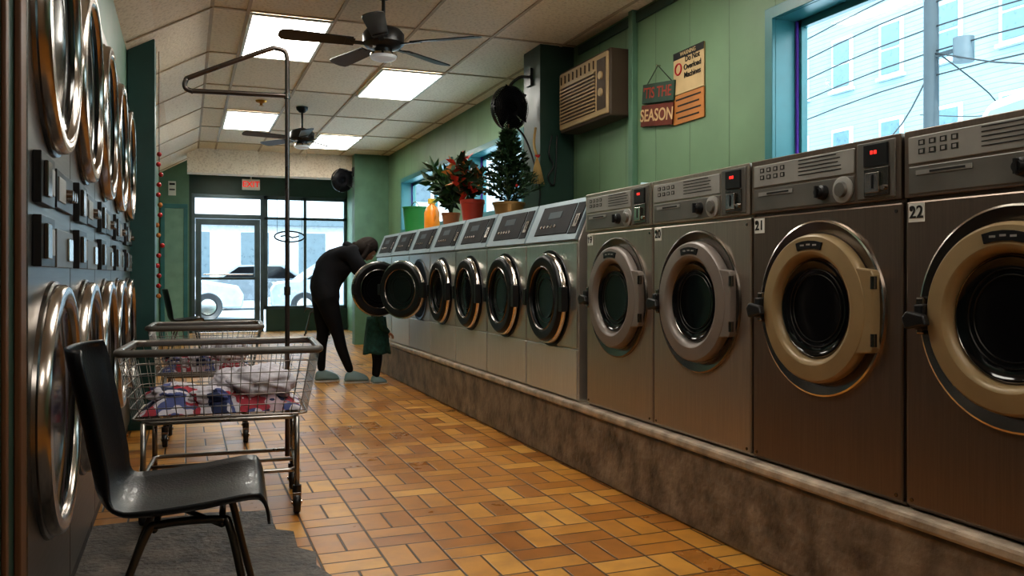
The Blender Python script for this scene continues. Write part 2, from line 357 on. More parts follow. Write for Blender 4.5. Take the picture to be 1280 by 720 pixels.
for (a,b,c,d) in ((.17,.27,.01,2.11),(1.21,1.31,.01,2.11),(.27,1.21,.01,.25),(.27,1.21,2.0,2.11),(.27,1.21,.98,1.03)): m.box(a,b,YB+.03,YB+.08,c,d,ALU)
m.cyl((.3,YB-.01,1.08),(1.18,YB-.01,1.08),.014,CHROME); m.cyl((.32,YB-.01,1.08),(.32,YB+.04,1.08),.01,CHROME); m.cyl((1.16,YB-.01,1.08),(1.16,YB+.04,1.08),.01,CHROME)
m.obj('leaf',e,.003); MB().add([(.27,YB+.055,.25),(1.21,YB+.055,.25),(1.21,YB+.055,2.0),(.27,YB+.055,2.0)],[(0,1,2,3)],PANE).obj('pane',e)
# exit sign
e=empty('exit_sign'); MB().box(.98,1.30,YB-.09,YB-.03,2.66,2.86,WHITE).cyl((1.14,YB-.06,2.86),(1.14,YB-.06,ZC),.015,WHITE).obj('housing',e,.006)
text('lettering','EXIT',.15,(1.14,YB-.095,2.76),ROT_B,mat('exit_red',(.8,.03,.02),.4,emit=(1,.03,.02),estr=.5),e,.002)
# hanging window sign
m=MB(); m.sweep([(1.85+.28*math.cos(t*PI/12),YB-.02,1.80+.1*math.sin(t*PI/12)) for t in range(24)],.016,BLACK,6,True).sweep([(1.68,YB-.02,1.80),(1.8,YB-.02,1.83),(1.9,YB-.02,1.78),(2.02,YB-.02,1.81)],.016,BLACK,6)
m.sweep([(1.62,YB-.02,1.86),(1.62,YB-.02,2.55)],.004,BLACK,5).sweep([(2.08,YB-.02,1.86),(2.08,YB-.02,2.55)],.004,BLACK,5); m.obj('hanging_window_sign')
# ---------------------------------------------------------------- plinth
pl=MB(); pl.box(2.005,2.64,.3,9.52,0,.33,CONC).box(1.99,2.64,.3,9.53,.33,.372,CONCT); po=pl.obj('concrete_plinth',None,.012)
# ---------------------------------------------------------------- washers
DEP=.60
def door_ring(mb,c,ring,big=True):
    if big:
        mb.lathe([(.256,.0),(.256,.020),(.253,.030),(.246,.036)],c,(-1,0,0),ring,72)
        mb.lathe([(.246,.036),(.222,.0385),(.196,.040)],c,(-1,0,0),ring,72)
        mb.lathe([(.196,.040),(.186,.037),(.178,.026),(.172,.008),(.170,.0)],c,(-1,0,0),ring,72)
    else:
        mb.lathe([(.266,0),(.266,.016),(.261,.022),(.256,.022)],c,(-1,0,0),CHROME,56)
        mb.lathe([(.256,.022),(.250,.036),(.238,.042)],c,(-1,0,0),ring,56)
        mb.lathe([(.238,.042),(.20,.043),(.188,.036),(.182,.022)],c,(-1,0,0),ring,56)
def washer_big(yc,num,body,ring,W,rmat2):
    e=empty('washing_machine',(2.03,yc,.374)); h=W/2; T=1.136
    m=MB(); m.box(.014,DEP,-h,h,0,T-.004,body); m.box(0,.02,-h+.003,h-.003,.012,.925,body); m.obj('cabinet',e,.006)
    m=MB(); m.box(-.006,.02,-h+.002,h-.002,.936,T,body); m.box(-.010,-.004,-h+.19,h-.02,1.035,T-.02,PANELL); m.box(-.009,-.004,-h+.19,h-.02,.945,1.027,PANEL)
    m.box(-.012,-.004,-h+.02,-h+.175,.945,T-.012,PANEL)
    m.obj('control_panel',e,.003)
    m=MB()
    rr=random.Random(3)
    for r in range(2):
        for k in range(4): 
            y=h-.07-k*.038; z=1.095-r*.026; m.box(-.0115,-.0095,y-.011,y+.011,z-.008,z+.008,INK); m.box(-.012,-.0113,y-.006,y+.006,z-.005,z+.005,PANELL)
    for r in range(5): m.box(-.0115,-.0095,h-.44-rr.random()*.06,h-.27,1.106-r*.013,1.109-r*.013,INK)
    m.box(-.012,-.0085,h-.24,h-.05,1.000,1.014,PANELL); m.box(-.0135,-.0115,h-.22,h-.10,1.004,1.010,INK)
    m.obj('label_print',e)
    m=MB(); m.lathe([(.026,0),(.024,.014),(.016,.018),(.014,.03),(0,.031)],(-.009,-.03,.985),(-1,0,0),BLACK,24); m.box(-.045,-.03,-.034,-.026,.965,1.005,BLACK)
    m.lathe([(.044,0),(.044,.006),(.038,.008),(.0,.008)],(-.009,-.125,.985),(-1,0,0),PANELL,32); m.lathe([(.026,0),(.023,.012),(0,.013)],(-.016,-.125,.985),(-1,0,0),PANEL,24)
    m.obj('knobs',e)
    m=MB(); y=-h+.09
    m.box(-.020,-.011,y-.045,y+.05,1.045,1.115,BLACK); m.box(-.022,-.0195,y-.006,y+.006,1.083,1.095,LED).box(-.022,-.0195,y+.010,y+.020,1.083,1.095,LED)
    m.box(-.018,-.011,y-.05,y+.05,.952,1.04,DCHROME); m.box(-.028,-.011,y-.02,y+.035,.962,1.025,CHROME); m.box(-.031,-.027,y+.002,y+.008,.975,1.018,BLACK); m.cyl((-.017,y-.035,.975),(-.026,y-.035,.975),.008,CHROME)
    m.obj('coin_acceptor',e,.003)
    zc=.59; m=MB()
    m.lathe([(.304,0),(.302,.010),(.296,.012)],(0,0,zc),(-1,0,0),rmat2,64); m.lathe([(.296,.012),(.280,.008),(.262,.003)],(0,0,zc),(-1,0,0),DCHROME,64)
    m.obj('door_flange',e)
    m=MB(); door_ring(m,(-.004,0,zc),ring)
    pts=[] 
    for t in range(-6,7):
        a=t/6*math.radians(34); pts.append((0,-.226*math.cos(a),zc+.25*math.sin(a)))
    pts+= [(0,-.272,zc+.13),(0,-.280,zc+.115),(0,-.280,zc-.115),(0,-.272,zc-.13)]
    m.prism([(-.038,p[1],p[2]) for p in pts],(.034,0,0),ring)
    m.obj('door_ring',e,.004)
    m=MB(); m.lathe([(.172,.012),(.166,.018),(.161,.012)],(-.004,0,zc),(-1,0,0),DCHROME,56); m.lathe([(.162,.014),(.15,.004),(.12,.0),(.05,-.002),(0,-.002)],(-.008,0,zc),(-1,0,0),BGLASS,48)
    for q in (.135,.118): m.lathe([(q,.002),(q-.002,.004),(q-.004,.001)],(-.010,0,zc),(-1,0,0),DRUM,40)
    m.obj('door_glass',e)
    m=MB()
    a0=[math.radians(90+t) for t in (-16,-8,0,8,16)]
    poly=[(-.047,math.cos(a)*.232,zc+math.sin(a)*.232) for a in a0]+[(-.047,math.cos(a)*.205,zc+math.sin(a)*.205) for a in a0[::-1]]
    m.prism(poly,(.01,0,0),BLACK); 
    for a in a0[1:4]: m.box(-.0485,-.0465,math.cos(a)*.22-.009,math.cos(a)*.22+.009,zc+math.sin(a)*.218-.003,zc+math.sin(a)*.218+.003,PANELL)
    m.obj('brand_plate',e)
    m=MB(); m.box(-.055,-.01,.248,.282,zc-.045,zc+.03,BLACK); m.prism([(-.072,.225,zc-.03),(-.072,.30,zc-.045),(-.072,.312,zc-.01),(-.072,.295,zc+.01),(-.072,.235,zc+.0)],(.024,0,0),BLACK); m.box(-.03,-.005,.27,.298,zc-.06,zc+.05,DCHROME); m.obj('door_latch',e,.006)
    m=MB(); m.cyl((-.030,-.276,zc+.07),(-.030,-.276,zc+.110),.010,DCHROME); m.cyl((-.030,-.276,zc-.110),(-.030,-.276,zc-.07),.010,DCHROME); 
    for sy in (-1,1):
        for z in (.03,.90): m.cyl((0,sy*(h-.025),z),(-.003,sy*(h-.025),z),.006,DCHROME,10)
    m.obj('fittings',e)
    m=MB(); m.box(-.002,0,h-.072,h-.014,.862,.918,WHITE); m.obj('number_plate',e)
    text('number',num,.052,(-.003,h-.043,.890),ROT_R,INK,e)
    return e
specs=[(.84,'23',BRONZE,GOLD,.725),(1.576,'22',BRONZE,GOLD,.725),(2.31,'21',BRONZE,GOLD,.725),(3.045,'20',BRONZE2,GREYR,.725),(3.76,'19',BRONZE2,GREYR,.69)]
for yc,n,b,r,W in specs: washer_big(yc,n,b,r,W,CHROME if r is GOLD else DCHROME)
def washer_small(yc,num,ang):
    e=empty('front_load_washer',(2.03,yc,.374)); h=.368; T=1.136
    m=MB(); m.prism([(.0,-h,0),(.0,-h,.90),(.10,-h,T),(DEP,-h,T),(DEP,-h,0)],(0,2*h,0),STEEL); m.obj('cabinet',e,.006)
    m=MB(); m.box(-.012,.002,-h+.004,h-.004,.012,.285,STEEL_GLARE).box(-.010,.002,-h+.004,h-.004,.295,.885,STEEL); m.obj('front_panels',e,.004)
    sl=Matrix.Translation((0,0,.90))@Matrix.Rotation(math.atan2(.10,.236),4,'Y')
    L=math.hypot(.10,.236)
    m=MB(); m.box(-.022,-.001,-h+.004,h-.004,-.008,L,BLUEP,sl).box(-.026,-.020,-.225,.25,.035,L-.03,MBLACK,sl).box(-.026,-.020,-h+.02,-.24,.03,L-.03,MBLACK,sl)
    m.obj('console',e,.004)
    m=MB(); m.box(-.0275,-.0255,-.06,.12,.14,.185,LCD,sl)
    for k in range(5): m.lathe([(.011,0),(.01,.004),(0,.005)],(-.025,.18-k*.05,.09),(-1,0,0),DCHROME,14,sl)
    m.box(-.030,-.025,-.33,-.28,.07,.15,DCHROME,sl); m.box(-.032,-.029,-.307,-.302,.09,.14,BLACK,sl)
    m.obj('buttons',e)
    zc=.566; m=MB(); m.lathe([(.285,0),(.283,.006),(.262,.006),(.255,.0)],(-.010,0,zc),(-1,0,0),BLACK,56); m.lathe([(.258,.002),(.19,.004),(.18,-.0),(0,.001)],(-.011,0,zc),(-1,0,0),MBLACK,48); m.obj('port_flange',e)
    d=MB(); c=(-.0,.275,0)
    door_ring(d,c,SBLACK,False); d.lathe([(.184,.022),(.15,.012),(.07,.008),(0,.008)],c,(-1,0,0),BGLASS,48); d.lathe([(.268,0),(.2,-.004),(.19,-.004)],c,(-1,0,0),CHROME,48)
    d.lathe([(.19,.040),(.186,.044),(.181,.038)],c,(-1,0,0),DCHROME,48)
    for q in (.15,.12): d.lathe([(q,.013),(q-.002,.016),(q-.004,.012)],c,(-1,0,0),DRUM,40)
    d.lathe([(.19,-.004),(.16,-.012),(0,-.014)],c,(-1,0,0),BGLASS,48)
    d.box(-.04,-.0,-.012,.035,-.07,.07,BLACK); d.box(-.05,-.02,.51,.545,-.05,.05,BLACK); 
    d.obj('door',e,.003,loc=(-.026,-.275,zc),rot=(0,0,ang))
    return e
for k in range(7):
    washer_small(4.575+.75*k,str(18-k),{4:math.radians(34),5:math.radians(97)}.get(k,0))
# ---------------------------------------------------------------- dryers (left)
DRYP=mat('dryer_steel_panel',(.22,.205,.195),.34,.95,stretch=(1,1,30),nscale=4)
for k in range(5):
    yc=2.70+.8*k; e=empty('stacked_dryer',(XL+.001,yc,0)); h=.395
    m=MB(); m.box(0,.025,-h,h,.08,2.2,DRYP); m.box(0,.012,-h,h,0.005,.08,BLACK); m.obj('cabinet',e,.004)
    for zi,zc in enumerate((.70,1.775)):
        m=MB(); m.lathe([(.362,0),(.360,.010),(.352,.014)],(.025,0,zc),(1,0,0),DCHROME,72)
        m.lathe([(.352,.014),(.350,.034),(.343,.042)],(.025,0,zc),(1,0,0),DRCH,72)
        m.lathe([(.343,.042),(.315,.044),(.305,.036),(.300,.02)],(.025,0,zc),(1,0,0),DRCH,72)
        m.lathe([(.300,.024),(.285,.026),(.27,.014),(.2,.008),(0,.006)],(.026,0,zc),(1,0,0),BGLASS,56)
        m.obj('door_%d'%(zi+1),e)
        m=MB(); m.box(.026,.05,.345,.372,zc-.07,zc+.07,DCHROME); m.obj('latch_%d'%(zi+1),e,.004)
    m=MB()
    for s,z0 in ((-1,1.26),(-1,1.10),):
        m.box(.025,.045,-.33,-.10,z0,z0+.13,BLACK); m.box(.045,.055,-.29,-.22,z0+.02,z0+.11,DCHROME); m.box(.044,.05,-.19,-.13,z0+.03,z0+.1,PANELL)
    m.box(.025,.04,-.02,.34,1.27,1.38,BLACK); m.box(.025,.04,-.02,.34,1.10,1.21,PANEL); m.box(.040,.044,.0,.14,1.29,1.36,PANELL); m.box(.040,.046,.2,.3,1.12,1.19,CHROME)
    for j in range(3): m.lathe([(.018,0),(.016,.02),(0,.021)],(.04,.17+j*.05,1.32),(1,0,0),DCHROME,16)
    m.obj('coin_controls',e,.004)
# ---------------------------------------------------------------- ceiling fans
WOODB=mat('fan_blade_dark',(.014,.010,.009),.4); BULB=mat('frosted_glass',(.55,.55,.55),.3,emit=(.9,.95,1),estr=.1)
def fan(x,y,off):
    e=empty('ceiling_fan',(x,y,0)); m=MB()
    m.lathe([(0,0),(.065,0),(.06,-.03),(.03,-.06),(.012,-.065)],(0,0,ZC-.001),(0,0,1),BLACK,32); m.cyl((0,0,2.66),(0,0,ZC-.05),.012,BLACK)
    m.obj('downrod',e)
    m=MB(); m.lathe([(.02,2.70),(.05,2.69),(.11,2.67),(.135,2.64),(.135,2.58),(.11,2.555),(.06,2.545),(.055,2.52),(0,2.52)],(0,0,0),(0,0,1),BLACK,40); m.obj('motor_housing',e)
    m=MB(); m.lathe([(.055,2.525),(.085,2.515),(.09,2.50)],(0,0,0),(0,0,1),CHROME,32); m.lathe([(.088,2.50),(.08,2.482),(.05,2.47),(0,2.465)],(0,0,0),(0,0,1),BULB,32); m.cyl((.05,0,2.5),(.05,0,2.35),.0015,CHROME,6); m.obj('light_kit',e)
    m=MB()
    for k in range(5):
        M=Matrix.Rotation(math.radians(off+72*k),4,'Z')@Matrix.Translation((0,0,2.575))@Matrix.Rotation(math.radians(12),4,'X')
        m.box(.10,.22,-.018,.018,-.006,.002,BLACK,M); m.box(.19,.25,-.045,.045,-.004,.001,BLACK,M)
        out=[(.20,-.052),(.60,-.068),(.64,-.062),(.66,-.035),(.665,0),(.66,.035),(.64,.062),(.60,.068),(.20,.052)]
        m.prism([(a,b,.001) for a,b in out],(0,0,.007),WOODB,M)
    m.obj('blades',e,.001)
fan(1.2,5.4,-36); fan(1.2,9.5,-20)
m=MB(); m.lathe([(0,0),(.06,0),(.05,-.02),(.015,-.03),(.015,-.05),(.03,-.055),(0,-.06)],(.75,9.3,ZC-.001),(0,0,1),mat('brass',(.5,.25,.05),.3,.9),24); m.obj('smoke_detector')
# ---------------------------------------------------------------- wall fan
def wallfan(loc,axis,arm):
    e=empty('wall_fan',loc); M=Vector((0,1,0)).rotation_difference(Vector(axis)).to_matrix().to_4x4(); m=MB()
    for r in (.17,.155,.14,.125,.11,.095,.08,.065,.05): m.lathe([(r,-.045-.03*(1-r/.17)),(r+.003,-.042-.03*(1-r/.17)),(r,-.039-.03*(1-r/.17))],(0,0,0),(0,1,0),BLACK,36,M)
    for k in range(60):
        t=2*PI*k/60; c,s=math.cos(t),math.sin(t)
        m.sweep([(c*.03,-.072,s*.03),(c*.12,-.058,s*.12),(c*.172,-.03,s*.172),(c*.176,0,s*.176),(c*.16,.04,s*.16),(c*.04,.06,s*.04)],.003,MBLACK,4,M=M)
    m.lathe([(.176,-.02),(.18,0),(.176,.02)],(0,0,0),(0,1,0),BLACK,40,M)
    m.obj('cage',e)
    b=MB(); b.lathe([(0,-.03),(.055,-.025),(.06,0),(.075,.03),(.08,.09),(.06,.13),(0,.14)],(0,0,0),(0,1,0),BLACK,28,M)
    for k in range(5):
        R=M@Matrix.Rotation(k*PI/2.5,4,'Y')
        b.grid(lambda u,v:Vector(((.03+u*.13),-.02+.035*(v-.5),(v-.5)*(.08+.13*u))),6,4,MBLACK,R)
    b.obj('motor_and_blades',e)
    a=MB(); a.sweep(catmull([Vector(p)-Vector(loc) for p in arm],6),.012,BLACK,8); p=Vector(arm[-1])-Vector(loc); a.box(p.x-.02,p.x+.0,p.y-.05,p.y+.05,p.z-.07,p.z+.07,BLACK) ; a.obj('bracket',e)
wallfan((2.43,6.32,2.42),(-.35,1,.1),[(2.43,6.40,2.38),(2.47,6.44,2.60),(2.56,6.42,2.70),(2.648,6.40,2.70)])
wallfan((2.20,12.75,2.50),(-.35,1,.1),[(2.2,12.83,2.46),(2.22,12.86,2.60),(2.3,12.95,2.66),(2.42,13.0,2.66)])
m=MB(); m.sweep(catmull([(2.46,6.42,2.34),(2.55,6.3,2.2),(2.60,6.19,1.95),(2.64,6.18,1.75),(2.63,6.18,1.62)],8),.008,BLACK,6)
m.sweep(catmull([(2.75,6.19,2.2),(2.72,6.18,2.05),(2.76,6.18,1.95),(2.71,6.18,1.86),(2.76,6.18,1.8),(2.78,6.18,1.95),(2.79,6.18,2.2)],8),.007,BLACK,6); m.obj('fan_cord')
ST=mat('straw',(.45,.30,.12),.8); e=empty('straw_broom_ornament'); m=MB()
m.sweep(catmull([(2.60,6.175,2.25),(2.585,6.17,2.12),(2.61,6.17,2.02)],6),.010,ST,6)
for k in range(26):
    a=random.uniform(-.06,.06); m.sweep([(2.61,6.17,2.02),(2.61+a*.5,6.165,1.93),(2.61+a,6.16-random.random()*.02,1.80)],.004,ST,5)
m.obj('bristles',e); MB().sweep([(2.60,6.175,2.03),(2.62,6.16,2.02),(2.63,6.175,2.03)],.012,REDM,6).obj('ribbon',e)
# ---------------------------------------------------------------- air conditioner
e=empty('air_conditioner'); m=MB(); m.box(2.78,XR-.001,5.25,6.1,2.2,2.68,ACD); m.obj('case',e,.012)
m=MB(); m.box(2.765,2.80,5.27,6.08,2.22,2.66,ACM); m.obj('front_bezel',e,.008)
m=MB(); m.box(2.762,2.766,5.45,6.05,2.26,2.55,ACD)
for k in range(11): m.box(2.752,2.765,5.45,6.05,2.265+k*.027,2.275+k*.027,ACM)
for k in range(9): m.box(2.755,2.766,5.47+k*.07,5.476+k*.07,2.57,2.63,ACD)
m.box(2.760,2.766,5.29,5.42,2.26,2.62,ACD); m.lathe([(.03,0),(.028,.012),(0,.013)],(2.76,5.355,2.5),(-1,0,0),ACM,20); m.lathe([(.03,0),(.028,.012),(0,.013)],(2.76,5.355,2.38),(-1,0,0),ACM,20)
m.obj('louvres',e)
# ---------------------------------------------------------------- signs
e=empty('holiday_sign'); SG=mat('sign_dark_teal',(.03,.07,.05),.6,var=.3); SR=mat('sign_dark_red',(.14,.03,.018),.6,var=.3); CR=mat('sign_cream',(.52,.38,.20),.6)
ti=Matrix.Translation((2.935,4.86,2.22))@Matrix.Rotation(math.radians(7),4,'X')
m=MB(); m.box(-.014,.0,-.20,.20,.005,.135,SG,ti).box(-.014,.0,-.20,.20,-.15,-.005,SR,ti); m.obj('boards',e,.003)
m=MB(); m.sweep([ti@Vector((-.005,.16,.13)),Vector((2.93,4.86,2.47)),ti@Vector((-.005,-.16,.13))],.003,BLACK,5); m.cyl((2.948,4.86,2.47),(2.92,4.86,2.47),.006,CHROME,8); m.obj('hanger',e)
text('lettering_1',"'TIS THE",.10,(2.919,4.855,2.29),ROT_R,mat('sign_red_letters',(.35,.05,.03),.6),e,tilt=math.radians(-7))
text('lettering_2',"SEASON",.115,(2.919,4.865,2.14),ROT_R,mat('sign_tan_letters',(.60,.42,.22),.6),e,tilt=math.radians(-7))
e=empty('warning_sign'); m=MB(); OR=mat('sign_orange',(.42,.17,.045),.5)
m.box(2.937,2.948,4.34,4.68,2.23,2.50,CR).box(2.937,2.948,4.34,4.68,2.04,2.225,OR); m.obj('boards',e,.002)
m=MB(); m.box(2.935,2.938,4.34,4.68,2.455,2.50,INK)
m.sweep([(2.935,4.62+.035*math.cos(t*PI/8),2.39+.035*math.sin(t*PI/8)) for t in range(16)],.006,REDM,6,True)
for k in range(4): m.box(2.9355,2.938,4.37+(k%2)*.02,4.65-(k%2)*.02,2.19-k*.04,2.200-k*.04,INK)
m.obj('print',e)
text('lettering_1','WARNING',.036,(2.934,4.51,2.477),ROT_R,CR,e)
text('lettering_2','Do Not\nOverload\nMachines',.050,(2.934,4.46,2.385),ROT_R,INK,e)
# ---------------------------------------------------------------- plants & items on washers
ZT=.374+1.136
LEAF=mat('leaf_dark_green',(.018,.050,.016),.5,var=.5,nscale=20); LEAF2=mat('leaf_mid_green',(.04,.11,.02),.5,var=.4,nscale=20); REDL=mat('poinsettia_red',(.5,.04,.02),.5,var=.3,nscale=20); ORL=mat('dry_orange_leaf',(.5,.18,.04),.6)
def leaf(m,p,d,L,W,ma):
    d=Vector(d).normalized(); s=d.cross(Vector((random.uniform(-1,1),random.uniform(-1,1),random.uniform(-1,1)))).normalized(); n=d.cross(s)*L*.12
    p=Vector(p); m.add([p,p+d*L*.45+s*W+n,p+d*L,p+d*L*.45-s*W+n,p+d*L*.5],[(0,1,4),(1,2,4),(2,3,4),(3,0,4)],ma,True)
def pot(e,c,r,h,ma):
    MB().lathe([(0,0),(r*.72,0),(r*.95,h*.85),(r,h*.86),(r,h),(r*.9,h),(r*.88,h*.8),(0,h*.8)],c,(0,0,1),ma,28).obj('pot',e)
def plant(name,c,pr,ph,pm,R,Hh,n,mats,L,W):
    e=empty(name); pot(e,c,pr,ph,pm); m=MB(); c=Vector(c)+Vector((0,0,ph*.8))
    for k in range(14):
        a=random.uniform(0,2*PI); r=R*random.uniform(.3,1); t=c+Vector((r*math.cos(a),r*math.sin(a),Hh*random.uniform(.5,1)))
        st=catmull([c,c+(t-c)*.5+Vector((0,0,Hh*.12)),t],5); m.sweep(st,.004,mats[0],5)
        for q in range(n//14):
            p=random.choice(st[3:]); dd=Vector((random.uniform(-1,1),random.uniform(-1,1),random.uniform(-.3,1)))
            leaf(m,p,dd,L*random.uniform(.7,1.2),W,random.choice(mats))
    m.obj('foliage',e)
plant('poinsettia',(2.34,6.98,ZT+.001),.11,.22,mat('red_foil_pot',(.40,.05,.03),.35),.20,.40,300,[LEAF,LEAF,LEAF,LEAF,REDL,ORL],.11,.03)
plant('potted_plant',(2.34,7.62,ZT+.001),.09,.15,mat('terracotta',(.35,.13,.05),.7),.27,.46,300,[LEAF,LEAF2,LEAF],.15,.03)
e=empty('tabletop_christmas_tree'); c=Vector((2.35,6.12,ZT+.001)); pot(e,c,.13,.13,mat('gold_foil',(.25,.14,.05),.4,.6)); m=MB(); m.cyl(c+Vector((0,0,.09)),c+Vector((0,0,.74)),.012,BROWN,8,.004)
for L in range(11):
    z=.13+L*.052; R=.24*(1-L/11.5)*random.uniform(.8,1.12)
    for k in range(10):
        a=k*2*PI/10+L*.5+random.uniform(-.25,.25); d=Vector((math.cos(a),math.sin(a),.5)); p0=c+Vector((0,0,z)); m.sweep([p0,p0+d*R],.004,LEAF,4)
        for q in range(20):
            t=random.uniform(.1,1); leaf(m,p0+d*R*t,d+Vector((random.uniform(-1,1),random.uniform(-1,1),random.uniform(-.6,.9))),.06,.008,LEAF)
m.obj('branches',e)
m=MB()
for k in range(8):
    t=random.random(); a=random.uniform(0,2*PI); R=.2*(1-t); m.ball(c+Vector((R*math.cos(a),R*math.sin(a),.18+t*.5)),.012,random.choice([REDM,ORL]),10)
m.obj('ornaments',e)
GP=mat('green_plastic',(.03,.20,.05),.4); e=empty('green_laundry_pail'); c=(2.38,9.05,ZT+.001)
MB().lathe([(0,0),(.12,0),(.15,.30),(.158,.30),(.158,.312),(.145,.312),(.118,.01),(0,.01)],c,(0,0,1),GP,32).obj('body',e)
MB().sweep(catmull([(2.38,8.90,ZT+.30),(2.36,8.92,ZT+.34),(2.36,9.05,ZT+.37),(2.36,9.18,ZT+.34),(2.38,9.20,ZT+.30)],6),.005,GP,6).obj('handle',e)
e=empty('detergent_jug'); OJ=mat('orange_jug_plastic',(.75,.25,.02),.35); c=Vector((2.36,8.35,ZT+.001))
MB().lathe([(0,0),(.105,0),(.11,.02),(.11,.20),(.085,.25),(.04,.285),(.034,.30)],c,(0,0,1),OJ,28,sy=.7).obj('body',e)
MB().lathe([(0,.295),(.042,.295),(.04,.345),(0,.347)],c,(0,0,1),mat('yellow_cap',(.75,.5,.05),.4),24).obj('cap',e)
MB().sweep(catmull([c+Vector((0,-.05,.26)),c+Vector((0,-.11,.24)),c+Vector((0,-.13,.16)),c+Vector((0,-.09,.10))],6),.014,OJ,8).obj('handle',e)
m=MB(); m.prism([(2.30,3.98,ZT),(2.30,4.0,ZT+.07),(2.34,4.07,ZT+.08),(2.36,4.09,ZT)],(.10,.02,0),mat('paper_blue',(.3,.38,.4),.6)); m.obj('folded_towel',None,.01)
m=MB(); st=[(-.185,6.75,ZC-.2),(-.18,6.75,.9)]; m.sweep(st,.003,BROWN,5)
for k in range(15): m.ball((-.18+random.uniform(-.02,.02),6.75,.92+k*.075),.018,random.choice([REDM,ORL,REDM]),10)
m.obj('ornament_garland')
# ---------------------------------------------------------------- chair
def chair(x,y,rz):
    e=empty('shell_chair',(x,y,.0),rz)
    prof=catmull([(.222,0,.405),(.210,0,.444),(.17,0,.455),(.05,0,.440),(-.08,0,.430),(-.16,0,.439),(-.212,0,.49),(-.235,0,.58),(-.262,0,.72),(-.287,0,.83),(-.298,0,.885)],6)
    N=len(prof)-1
    def f(u,v):
        i=u*N; k=min(int(i),N-1); p=prof[k].lerp(prof[k+1],i-k); t=2*v-1
        if u<.5: w=.232+.018*math.sin(u*2*PI)
        else: w=.225-.02*math.sin((u-.5)*2*PI)
        if u>.86: w*=math.sqrt(max(.0,1-((u-.86)/.16)**2))*.35+.65
        if u<.08: w*=1-.12*((.08-u)/.08)**2
        s=1/(1+math.exp(-(u-.56)*22)); k=.045*abs(t)**3
        if u<.15: k*=u/.15
        return Vector((p.x+k*s*1.3,t*w,p.z+k*(1-s)))
    MB().grid(f,40,18,CHAIRM).obj('shell',e,solid=.008)
    m=MB()
    for s in (-1,1):
        m.sweep(catmull([(.21,s*.225,.006),(.16,s*.19,.22),(.12,s*.16,.395),(.09,s*.15,.415),(-.05,s*.15,.415),(-.09,s*.16,.39),(-.16,s*.19,.2),(-.215,s*.225,.006)],6),.011,LG,10)
        for X in (.21,-.215): m.cyl((X,s*.225,0),(X,s*.225,.03),.015,BLACK,12)
    m.sweep([(.10,-.155,.402),(.10,.155,.402)],.009,LG,8); m.sweep([(-.07,-.155,.402),(-.07,.155,.402)],.009,LG,8)
    m.sweep([(.10,-.15,.40),(-.07,.15,.40)],.008,LG,8)
    m.obj('legs',e)
chair(.0,2.57,math.radians(-3)); chair(0.0,12.2,math.radians(5)); chair(2.2,15.3,math.radians(170))
